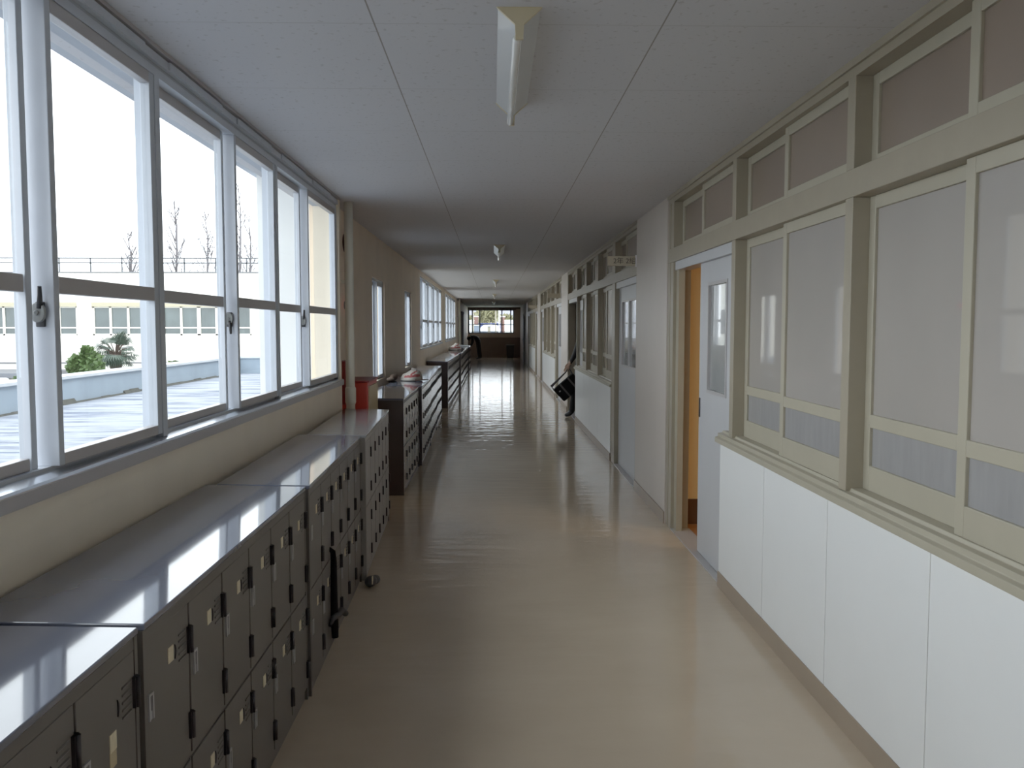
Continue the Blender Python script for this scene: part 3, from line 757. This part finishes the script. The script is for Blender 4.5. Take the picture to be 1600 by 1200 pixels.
# ------------------------------------------------------------------ people
def person(name, J, zones, label, hands, loc_hint):
    """J: dict joint -> (pos, radius); bones as pairs; one skinned continuous surface"""
    bones = [('pelvis', 'waist'), ('waist', 'chest'), ('chest', 'neck'), ('neck', 'head0'), ('head0', 'head1'), ('head1', 'head2')]
    for s in 'LR':
        bones += [('pelvis', 'hip' + s), ('hip' + s, 'knee' + s), ('knee' + s, 'ankle' + s), ('ankle' + s, 'ball' + s), ('ball' + s, 'toe' + s),
                  ('chest', 'sh' + s), ('sh' + s, 'el' + s), ('el' + s, 'wr' + s), ('wr' + s, 'palm' + s)]
        w_, p_ = Vector(J['wr' + s][0]), Vector(J['palm' + s][0])
        d = (p_ - w_).normalized()
        side = d.cross(Vector(hands[s])).normalized(); curl = Vector(hands[s]).normalized()
        for i, (off, ln) in enumerate([(-.030, .070), (-.010, .080), (.011, .074), (.030, .058)]):
            a = p_ + side * off + d * .018; b = a + d * ln * .5 + curl * ln * .18; c = b + d * ln * .25 + curl * ln * .45
            for nm, q, r in (('f%d0' % i, a, .011), ('f%d1' % i, b, .0095), ('f%d2' % i, c, .008)): J[nm + s] = (tuple(q), r)
            bones += [('palm' + s, 'f%d0' % i + s), ('f%d0' % i + s, 'f%d1' % i + s), ('f%d1' % i + s, 'f%d2' % i + s)]
        a = w_ + d * .03 - side * .03; b = a + d * .035 - side * .018 + curl * .012; c = b + d * .028 + curl * .02
        for nm, q, r in (('t0', a, .013), ('t1', b, .011), ('t2', c, .009)): J[nm + s] = (tuple(q), r)
        bones += [('wr' + s, 't0' + s), ('t0' + s, 't1' + s), ('t1' + s, 't2' + s)]
    names = list(J); idx = {n: i for i, n in enumerate(names)}
    root = empty(name, loc_hint, label, 'person')
    off = Vector(loc_hint)
    me = bpy.data.meshes.new('skeleton')
    me.from_pydata([tuple(Vector(J[n][0]) - off) for n in names], [(idx[a], idx[b]) for a, b in bones], [])
    o = bpy.data.objects.new('tmp_body', me); COL.objects.link(o)
    sk = o.modifiers.new('skin', 'SKIN'); sk.use_smooth_shade = True; sk.branch_smoothing = .4
    if not me.skin_vertices: 
        me.skin_vertices.new() if hasattr(me.skin_vertices, 'new') else None
    for i, n in enumerate(names):
        r = J[n][1]; rr = r if isinstance(r, tuple) else (r, r)
        me.skin_vertices[0].data[i].radius = rr
        me.skin_vertices[0].data[i].use_root = (n == 'pelvis')
    ss = o.modifiers.new('sub', 'SUBSURF'); ss.levels = 1; ss.render_levels = 1
    dg = bpy.context.evaluated_depsgraph_get(); dg.update()
    bm_ = bpy.data.meshes.new_from_object(o.evaluated_get(dg))
    bpy.data.objects.remove(o)
    bm_.materials.clear()
    for m in (M['uniform'], M['skin'], M['shoe']): bm_.materials.append(m)
    P = {n: Vector(J[n][0]) - off for n in names}
    def seg_d(p, a, b):
        ab = b - a; t = max(0, min(1, (p - a).dot(ab) / max(ab.length_squared, 1e-9))); return (p - (a + ab * t)).length
    for f in bm_.polygons:
        best = min(bones, key=lambda b: seg_d(f.center, P[b[0]], P[b[1]]))
        k = best[1]
        f.material_index = 2 if k[:-1] in ('ball', 'toe') else 1 if (k in ('head0', 'head1', 'head2') or k[:-1] == 'palm' or k[0] == 'f' or k[:2] in ('t0', 't1', 't2')) else 0
        f.use_smooth = True
    body = bpy.data.objects.new('body', bm_); COL.objects.link(body); body.parent = root
    # head: face pieces and hair
    h1, h2, nk = Vector(J['head1'][0]), Vector(J['head2'][0]), Vector(J['neck'][0])
    up = (h2 - Vector(J['head0'][0])).normalized(); fwd = Vector(zones['face']); fwd = (fwd - up * fwd.dot(up)).normalized(); sd = fwd.cross(up)
    R = Matrix((fwd, sd, up)).transposed()
    c = h1 + up * .01
    hb = MB(); hb.ball(c - fwd * .014 + up * .022, .112, 0, 20, 12, (.96, .80, 1.02), R)
    hair = hb.build('hair', M['hair'], root)
    for k in range(7):
        pass
    fb_ = MB()
    fb_.ball(c + fwd * .100 - up * .035, .017, 0, 10, 7, (1.1, .8, 1.4), R)
    fb_.ball(c + fwd * .085 - up * .03, .06, 0, 14, 9, (.45, .9, 1.25), R)
    for s_ in (-1, 1): fb_.ball(c + sd * .085 * s_ - up * .025, .026, 0, 10, 7, (.7, .35, 1.2), R)
    fb_.build('face', M['skin'], root)
    eb = MB()
    for s_ in (-1, 1): eb.ball(c + fwd * .108 + sd * .032 * s_ - up * .005, .011, 0, 8, 6)
    eb.ball(c + fwd * .112 - up * .075, .014, 0, 8, 6, (.4, 1.5, .35), R)
    eb.build('eyes_and_mouth', M['hair'], root)
    return root

# student coming out of the second classroom's far door, facing the corridor
px_, py_ = 1.55, 14.86
J = {'pelvis': ((1.50, 14.86, .90), (.15, .12)), 'waist': ((1.51, 14.86, 1.06), (.14, .11)), 'chest': ((1.535, 14.86, 1.28), (.165, .125)), 'neck': ((1.585, 14.86, 1.46), .055),
     'head0': ((1.59, 14.86, 1.53), .06), 'head1': ((1.60, 14.86, 1.62), (.085, .10)), 'head2': ((1.60, 14.86, 1.71), (.06, .07)),
     'hipL': ((1.485, 14.78, .86), .092), 'kneeL': ((1.40, 14.78, .47), .068), 'ankleL': ((1.345, 14.78, .09), .056), 'ballL': ((1.275, 14.78, .04), .042), 'toeL': ((1.215, 14.78, .035), .033),
     'hipR': ((1.51, 14.95, .86), .092), 'kneeR': ((1.54, 14.96, .47), .068), 'ankleR': ((1.60, 14.96, .09), .056), 'ballR': ((1.525, 14.96, .04), .042), 'toeR': ((1.46, 14.96, .035), .033),
     'shL': ((1.50, 14.68, 1.39), .07), 'elL': ((1.40, 14.64, 1.12), .055), 'wrL': ((1.315, 14.66, .945), .036), 'palmL': ((1.275, 14.665, .885), (.036, .018)),
     'shR': ((1.54, 15.04, 1.39), .07), 'elR': ((1.60, 15.10, 1.10), .055), 'wrR': ((1.58, 15.10, .86), .036), 'palmR': ((1.57, 15.10, .78), (.036, .018))}
person('person', J, {'face': (-1, 0, 0)}, 'person in dark uniform half hidden in a doorway on the right, holding a bag', {'L': (-.3, .2, -.6), 'R': (-1, 0, 0)}, (1.56, 14.86, 0))
# the bag
BX, BY, BZ = 1.245, 14.55, .53
bg = empty('shoulder_bag', (BX, BY, BZ), 'black shoulder bag hanging tilted from the hand of the doorway person', 'bag')
ang = math.radians(41)
def rot(p): return (BX + p[0] * math.cos(ang) - p[2] * math.sin(ang), BY + p[1], BZ + p[0] * math.sin(ang) + p[2] * math.cos(ang))
def rbox(mb, x0, x1, y0, y1, z0, z1, m=0):
    k = len(mb.v); mb.box(x0, x1, y0, y1, z0, z1, m); mb.v[k:] = [rot(p) for p in mb.v[k:]]
mb = MB(); rbox(mb, -.20, .22, -.07, .07, -.145, .13); mb.build('body', M['nylon'], bg, bev=.03)
mb = MB(); rbox(mb, -.205, .225, -.078, -.068, -.02, .12); mb.build('flap', M['nylon'], bg, bev=.004)
mb = MB(); rbox(mb, -.075, -.045, -.084, -.074, -.14, .125); rbox(mb, .095, .125, -.084, -.074, -.14, .125); mb.build('webbing_band', M['nylon_grey'], bg, bev=.002)
mb = MB(); rbox(mb, -.15, -.12, -.086, -.076, .03, .05); mb.build('buckle', M['zinc'], bg)
hx, hy, hz = 1.272, 14.665, .862
mb = MB(); mb.tube([rot((-.195, 0, .10)), rot((-.19, 0, .19)), (hx - .045, hy, .78), (hx, hy, hz)], [.02, .024, .012, .009], 8)
mb.tube([(hx, hy, hz), (hx + .05, hy, .79), rot((.215, 0, .14)), rot((.215, 0, .08))], [.009, .012, .016, .018], 8)
mb.build('strap', M['nylon_grey'], bg)

# figure bending forward near the end wall
FX, FY = -.74, 41.6
def q(dx, dy, z): return (FX + dx, FY + dy, z)
J = {'pelvis': (q(0, 0, .90), (.20, .18)), 'waist': (q(-.07, 0, 1.03), (.19, .17)), 'chest': (q(-.24, 0, 1.13), (.20, .18)), 'neck': (q(-.37, 0, 1.12), .07),
     'head0': (q(-.40, 0, 1.10), .07), 'head1': (q(-.43, 0, 1.05), (.09, .105)), 'head2': (q(-.47, 0, .99), (.07, .08)),
     'hipL': (q(0, -.11, .86), .12), 'kneeL': (q(.02, -.12, .47), .09), 'ankleL': (q(.06, -.12, .09), .07), 'ballL': (q(-.02, -.12, .045), .05), 'toeL': (q(-.10, -.12, .04), .04),
     'hipR': (q(.02, .11, .86), .12), 'kneeR': (q(.06, .14, .47), .09), 'ankleR': (q(.13, .14, .09), .07), 'ballR': (q(.05, .14, .045), .05), 'toeR': (q(-.03, .14, .04), .04),
     'shL': (q(-.27, -.20, 1.09), .09), 'elL': (q(-.26, -.26, .82), .07), 'wrL': (q(-.38, -.22, .62), .042), 'palmL': (q(-.42, -.20, .55), (.038, .02)),
     'shR': (q(-.27, .20, 1.09), .09), 'elR': (q(-.26, .27, .82), .07), 'wrR': (q(-.36, .22, .62), .042), 'palmR': (q(-.40, .20, .55), (.038, .02))}
person('person', J, {'face': (-.6, .1, -.75)}, 'person in dark clothes bending forward near the end wall', {'L': (-.4, .3, -.5), 'R': (-.4, -.3, -.5)}, (FX, FY, 0))

# ------------------------------------------------------------------ outdoors
GZ = -2.2
MB().box(-160, 160, -60, 320, GZ - .3, GZ).build('ground', M['ground'], label='pale school yard outside', cat='ground', kind='structure')
DZ = .76
dk = empty('roof_deck', (-3, 5, DZ), 'wet grey flat roof outside the left windows', 'roof', kind='structure')
MB().box(-4.5, XL - .16, -6, 15.0, DZ - .25, DZ).build('slab', M['deck'], dk)
MB().box(-4.55, -4.38, -6, 15.0, DZ, DZ + .26).build('parapet', M['parapet'], dk)
MB().box(-4.58, -4.35, -6, 15.0, DZ + .26, DZ + .29).build('coping', M['coping'], dk)
MB().box(-4.38, XLF - .15, 14.85, 15.0, DZ, DZ + .26).build('parapet', M['parapet'], dk)
MB().box(-4.38, XLF - .15, 14.82, 15.03, DZ + .26, DZ + .29).build('coping', M['coping'], dk)
mb = MB()
rnd = random.Random(3)
yy = -6
while yy < 14.8:
    ln = .15 + .35 * rnd.random(); hh = .015 + .035 * rnd.random() ** 2
    mb.prism([(-4.378, DZ), (-4.34, DZ), (-4.375, DZ + hh)], yy, min(yy + ln, 14.84), 'y'); yy += ln
mb.build('moss_line', M['moss'], dk)
# eave and pier of this building
ev = empty('roof_eave', (XL, 2, 2.75), 'blue grey concrete eave above the left windows outside', 'eave', kind='structure')
MB().box(-1.93, XL - .16, -6, 44.2, 2.76, 2.98).build('slab', M['soffit'], ev)
MB().box(XL - .34, XL - .2, -6, 6.86, 2.62, 2.76).build('beam', M['soffit'], ev)
pr = MB(); pr.box(-1.86, XLF - .14, 6.92, 7.45, DZ, 2.76); pr.box(-1.70, XLF - .14, 6.90, 6.92, DZ, 2.2)
pr.build('pillar', M['pier'], label='white plastered pier outside by the last near window', cat='pillar', kind='structure')

# building across the yard
BYF = 45.0
def pxx(u): return (u - 771) / 1350 * BYF
bd = empty('school_building', (-24, BYF, GZ), 'long white school building across the yard with a row of windows', 'building')
z0, z1, top = 1.12, 2.62, 4.38
XB0, XB1 = -48.0, -11.4
groups = [(-44.0, pxx(129)), (pxx(152), pxx(396))]
mb = MB()
mb.box(XB0, XB1, BYF, BYF + 9, GZ, z0); mb.box(XB0, XB1, BYF, BYF + 9, z1 + .0, top)
mb.box(XB0, groups[0][0], BYF, BYF + 9, z0, z1); mb.box(groups[0][1], groups[1][0], BYF, BYF + 9, z0, z1); mb.box(groups[1][1], XB1, BYF, BYF + 9, z0, z1)
mb.box(XB0, XB1, BYF + .8, BYF + 9, z0, z1)
mb.build('wall', M['facade'], bd)
mb = MB()
for a, b in groups: mb.box(a, b, BYF - .06, BYF + .05, z1 - .02, z1 + .2)
mb.build('lintel_band', M['facade_trim'], bd)
mb = MB(); mb.box(XB0, XB1, BYF - .05, BYF, -.32, -.26); mb.box(XB0, XB1, BYF - .04, BYF, top - .06, top)
mb.build('ledge', M['ledge'], bd)
for a, b in groups:
    n = max(1, round((b - a) / 2.75)); wd = (b - a) / n
    for i in range(n):
        p, q = a + i * wd, a + (i + 1) * wd
        mb = MB(); t = .055
        mb.box(p, p + .09, BYF + .08, BYF + .2, z0, z1); mb.box(q - .09, q, BYF + .08, BYF + .2, z0, z1)
        for k in (1, 2): mb.box(p + wd * k / 3 - t, p + wd * k / 3 + t, BYF + .08, BYF + .2, z0, z1)
        mb.box(p, q, BYF + .08, BYF + .2, z0, z0 + .08); mb.box(p, q, BYF + .08, BYF + .2, z1 - .08, z1); mb.box(p, q, BYF + .10, BYF + .19, z0 + .36, z0 + .42)
        f = mb.build('window', M['facade'], bd)
        MB().box(p, q, BYF + .15, BYF + .17, z0, z1).build('pane', M['facade_glass'], f)
mb = MB()
for z in (4.82, 5.07): mb.box(XB0, XB1, BYF + .3, BYF + .36, z, z + .06)
x = XB0
while x < XB1: mb.box(x, x + .06, BYF + .3, BYF + .36, top, 5.1); x += 1.6
mb.build('roof_railing', M['rail'], bd)
mb = MB(); mb.box(-31, -21.5, BYF - 4, BYF, -.85, -.62); mb.build('canopy', M['ledge'], bd)
mb = MB()
for x in (-30, -25.6, -22): mb.box(x, x + .35, BYF - 3.9, BYF - 3.5, GZ, -.85)
mb.build('canopy_post', M['facade'], bd)

# palm, shrub, car, bare trees
rnd = random.Random(11)
def at(u, v, y): return Vector(((u - 771) / 1350 * y, y, 1.55 - (v - 511) / 1350 * y))
def palm_tree(u, v, y, s):
    c = at(u, v, y)
    r = empty('palm_tree', (c.x, y, GZ), 'dark green fan palm in front of the building across the yard', 'tree')
    mb = MB(); mb.tube([(c.x, y, GZ), (c.x + .04, y, (GZ + c.z) / 2), (c.x, y, c.z)], [.2, .16, .17], 12); mb.build('trunk', M['trunk'], r)
    mb = MB()
    for k in range(52):
        ph = rnd.random() * 2 * PI; el = rnd.uniform(-.8, 1.2); L = s * rnd.uniform(.55, .8)
        d = Vector((math.cos(ph) * math.cos(el), math.sin(ph) * math.cos(el), math.sin(el)))
        b = c + Vector((0, 0, .06)) + d * L * .55
        tip_c = b
        mb.tube([c, b], [.02, .014], 5, 1, False)
        sd = d.cross(Vector((0, 0, 1))).normalized(); up = sd.cross(d)
        for j in range(13):          # fan blades
            a = (j - 6) / 6 * 1.25
            dd = (d * math.cos(a) + sd * math.sin(a)); e = b + dd * L * .62 + Vector((0, 0, -.10 * L - .12 * L * abs(a)))
            wv = dd.cross(up).normalized() * .006 + (-d * math.sin(a) + sd * math.cos(a)) * .013
            mid = b + dd * L * .35
            mb.add([b, mid + wv, e, mid - wv], [(0, 1, 2, 3)], 0)
    mb.build('crown', [M['palm'], M['trunk']], r)
palm_tree(186, 553, 26, .92)
def leaf_cloud(mb, c, rx, ry, rz, n, size, rnd):
    for k in range(n):
        while True:
            p = Vector((rnd.uniform(-1, 1), rnd.uniform(-1, 1), rnd.uniform(-1, 1)))
            if .25 < p.length < 1: break
        p = Vector(c) + Vector((p.x * rx, p.y * ry, p.z * rz))
        a = Vector((rnd.gauss(0, 1), rnd.gauss(0, 1), rnd.gauss(0, 1))).normalized(); b = a.orthogonal().normalized()
        L, W = size * rnd.uniform(.7, 1.4), size * .45
        mb.add([p, p + a * L * .5 + b * W, p + a * L, p + a * L * .5 - b * W], [(0, 1, 2, 3)])
def shrub(name, blobs, y, label, m, n=900, size=.14, cat='shrub'):
    cs = [(at(u, v, y), rx / 1350 * y, rz / 1350 * y) for u, v, rx, rz in blobs]
    c0 = cs[0][0]
    r = empty(name, (c0.x, y, GZ), label, cat)
    mb = MB()
    for c, rx, rz in cs: leaf_cloud(mb, c, rx, rx * .8, rz, n, size, rnd)
    mb.build('foliage', m, r)
    mb = MB()
    for c, rx, rz in cs: mb.tube([(c.x, y, GZ), (c.x, y, c.z)], [.07, .03], 7)
    mb.build('stem', M['bark'], r)
shrub('shrub', [(150, 574, 15, 24), (124, 574, 8, 16), (143, 555, 6, 12)], 24, 'bright green conifer shrub left of the palm', M['leaf'])
shrub('shrub', [(278, 577, 11, 9)], 24, 'small round green shrub top peeking over the parapet', M['leaf'], 500)
shrub('shrub', [(42, 596, 9, 9)], 36, 'low green shrub beside the parked car', M['leaf'], 500, .2)
cr = empty('car', (-22.2, 40, GZ), 'pale blue car parked near the building canopy', 'car')
cx, cy = -23.3, 40
mb = MB(); mb.prism([(cx - 2, GZ + .25), (cx + 2, GZ + .25), (cx + 2.05, GZ + .75), (cx + 1.2, GZ + .88), (cx + .6, GZ + 1.4), (cx - 1.1, GZ + 1.42), (cx - 1.75, GZ + .9), (cx - 2.05, GZ + .8)], cy - .8, cy + .8, 'y'); mb.build('body', M['car'], cr, bev=.06)
mb = MB(); mb.prism([(cx + 1.02, GZ + .9), (cx + .55, GZ + 1.33), (cx - 1.05, GZ + 1.35), (cx - 1.55, GZ + .92)], cy - .815, cy + .815, 'y'); mb.build('side_window', M['car_glass'], cr)
for dx in (-1.25, 1.25):
    for s in (-.78, .78):
        mb = MB(); mb.tube([(cx + dx, cy + s - .1, GZ + .31), (cx + dx, cy + s + .1, GZ + .31)], .31, 20); wh = mb.build('wheel', M['rubber'], cr)
def bare_tree(u, y, top_v, label):
    base = Vector(((u - 771) / 1350 * y, y, GZ)); ht = 1.55 - (top_v - 511) / 1350 * y - GZ
    r = empty('bare_tree', base, label, 'tree', 'bare trees beyond the building across the yard')
    mb = MB()
    pts = [base + Vector((.10 * math.sin(i * 1.7) * i * .3, 0, ht * i / 6)) for i in range(7)]
    mb.tube(pts, [.20, .17, .14, .11, .085, .06, .02], 7); mb.build('trunk', M['bark'], r)
    mb = MB()
    for k in range(30):
        t = rnd.uniform(.3, .97); p = base + Vector((0, 0, ht * t)); ph = rnd.random() * 2 * PI
        L = (1.05 - t) * ht * .30 + .35
        d = Vector((math.cos(ph) * .5, math.sin(ph) * .5, .9)).normalized()
        q = p + d * L
        mb.tube([p, p + d * L * .5 + Vector((.03, 0, -.05)), q], [.045, .03, .012], 5)
        for j in range(4):
            a = p + d * L * rnd.uniform(.3, .9); dd = (d + Vector((rnd.gauss(0, .5), rnd.gauss(0, .5), .2))).normalized()
            mb.tube([a, a + dd * L * .35], [.022, .010], 4)
    mb.build('branch', M['bark'], r)
for ti, (u, tv, l) in enumerate([(212, 365, 'small bare tree left of the others beyond the roof railing'), (283, 312, 'tall bare tree seen in the middle of the third window'),
                 (330, 335, 'bare tree between the tall one and the window post'), (381, 285, 'tallest bare tree, close to the white pier'), (396, 340, 'bare tree touching the white pier edge')]):
    bare_tree(u, 58 + 8 * ti, tv, l)

# view through the end window
def endx(u, y): return (u - 771) / 1350 * y
yh = 120
hl = empty('arched_hall', (0, yh, GZ), 'white arched-roof hall seen through the end window', 'building')
xa, xb = endx(750, yh), endx(782, yh); zc = .98; hr = 1.0
n = 16
arc = [((xa + xb) / 2 - (xb - xa) / 2 * math.cos(PI * k / n), zc + hr * math.sin(PI * k / n) ** .75) for k in range(n + 1)]
MB().prism(arc, yh, yh + 8, 'y').build('roof', M['hall'], hl)
MB().box(xa, xb, yh + .1, yh + 8, GZ, zc).build('wall', M['hall_wall'], hl)
for i, (u0, u1, v0, v1, y, m, l) in enumerate([(731, 740, 500, 517, 110, 'hall', 'white box building at the left of the end window view'), (789, 806, 500, 517, 110, 'hall', 'white box building at the right of the end window view'),
                                              (740.5, 749, 507, 517, 105, 'hall_wall', 'grey blue low building left of the arched hall'), (783, 789, 494, 516, 114, 'rust', 'reddish building right of the arched hall'),
                                              (748, 786, 505, 509, 135, 'blue', 'blue-roofed building behind the arched hall'), (741, 747, 494, 507, 136, 'rust', 'reddish building behind on the left')]):
    b = empty('building', (endx((u0 + u1) / 2, y), y, GZ), l, 'building')
    a, c, zt = endx(u0, y), endx(u1, y), 1.55 - (v0 - 511) / 1350 * y
    MB().box(a, c, y, y + 3, GZ, zt - .12).build('wall', M[m], b)
    MB().box(a - .04, c + .04, y - .05, y + 3.05, zt - .12, zt).build('roof', M['hall'] if m != 'blue' else M['blue'], b)
gp = empty('gate_pillar', (endx(764, 80), 80, GZ), 'beige square post standing in front of the arched hall', 'post')
MB().box(endx(762, 80), endx(766.5, 80), 79.8, 80.1, GZ, 1.55).build('shaft', M['pole'], gp)
MB().box(endx(761.5, 80), endx(767, 80), 79.75, 80.15, 1.55, 1.62).build('cap', M['hall_wall'], gp)
for u, v, y, l in [(774.5, 482, 90, 'tan utility pole right of centre in the end window'), (780, 481, 85, 'pale lamp pole beside the tan pole in the end window'), (739.5, 492, 95, 'tan utility pole left in the end window')]:
    b = empty('utility_pole', (endx(u, y), y, GZ), l, 'pole')
    zt = 1.55 - (v - 511) / 1350 * y
    MB().tube([(endx(u, y), y, GZ), (endx(u, y), y, zt + 1)], [.09, .06], 8).build('mast', M['pole'] if u < 778 else M['hall'], b)
    MB().box(endx(u, y) - .3, endx(u, y) + .3, y - .04, y + .04, zt - .1, zt).build('cross_arm', M['pole'], b)
for ti, (u, v, rx, rz, l) in enumerate([(763, 491, 14, 11, 'olive autumn tree in the middle of the end window'), (752, 497, 8, 8, 'olive tree left of the middle in the end window'), (790, 499, 10, 5, 'olive tree at the right of the end window'), (735, 500, 8, 4, 'olive tree at the left of the end window')]):
    shrub('autumn_tree', [(u, v, rx, rz)], 146 + 34 * ti, l, M['autumn'], 700, .9, 'tree')
hb = empty('hill', (0, 300, GZ), 'hazy grey hillside beyond the end window', 'hill', kind='structure')
vs = []; fs = []
nx = 40
for i in range(nx + 1):
    x = -60 + 120 * i / nx; h = 9.8 + 1.6 * math.sin(i * .55) + 1.2 * math.sin(i * 1.3 + 1)
    vs += [(x, 290, GZ), (x, 300, h * .75), (x, 312, h)]
for i in range(nx):
    for k in range(2): fs.append((i * 3 + k, (i + 1) * 3 + k, (i + 1) * 3 + k + 1, i * 3 + k + 1))
MB().add(vs, fs, 0, True).build('slope', M['hill'], hb)
MB().box(-12, 12, 46, 108, GZ, GZ + .02).build('lawn', M['lawn'], label='pale lawn beyond the end window', cat='lawn', kind='structure')

# ------------------------------------------------------------------ light
wd = bpy.data.worlds.new('overcast'); sc.world = wd; wd.use_nodes = True
bgn = wd.node_tree.nodes['Background']
bgn.inputs[0].default_value = (.90, .955, 1.0, 1); bgn.inputs[1].default_value = 4.5

# ------------------------------------------------------------------ camera
F, VX, VY = 1350.0, 771, 511
cam = bpy.data.cameras.new('camera'); co = bpy.data.objects.new('camera', cam); COL.objects.link(co)
cam.sensor_width = 36; cam.lens = F / 1600 * 36; cam.clip_start = .05; cam.clip_end = 1000
phi = math.atan(F / (600 - VY))
psi = -math.atan(((800 - VX) / F) / ((600 - VY) / F * math.cos(phi) + math.sin(phi)))
co.location = (0, 0, 1.55); co.rotation_euler = (phi, 0, psi)
sc.camera = co
sc.view_settings.view_transform = 'Standard'
sc.view_settings.look = 'None'
sc.view_settings.exposure = 0
sc.view_settings.gamma = 1.2
sc.cycles.max_bounces = 10; sc.cycles.diffuse_bounces = 6; sc.cycles.glossy_bounces = 5; sc.cycles.transparent_max_bounces = 24
sc.cycles.sample_clamp_indirect = 6
sc.cycles.use_denoising = True
sc.cycles.caustics_reflective = False; sc.cycles.caustics_refractive = False
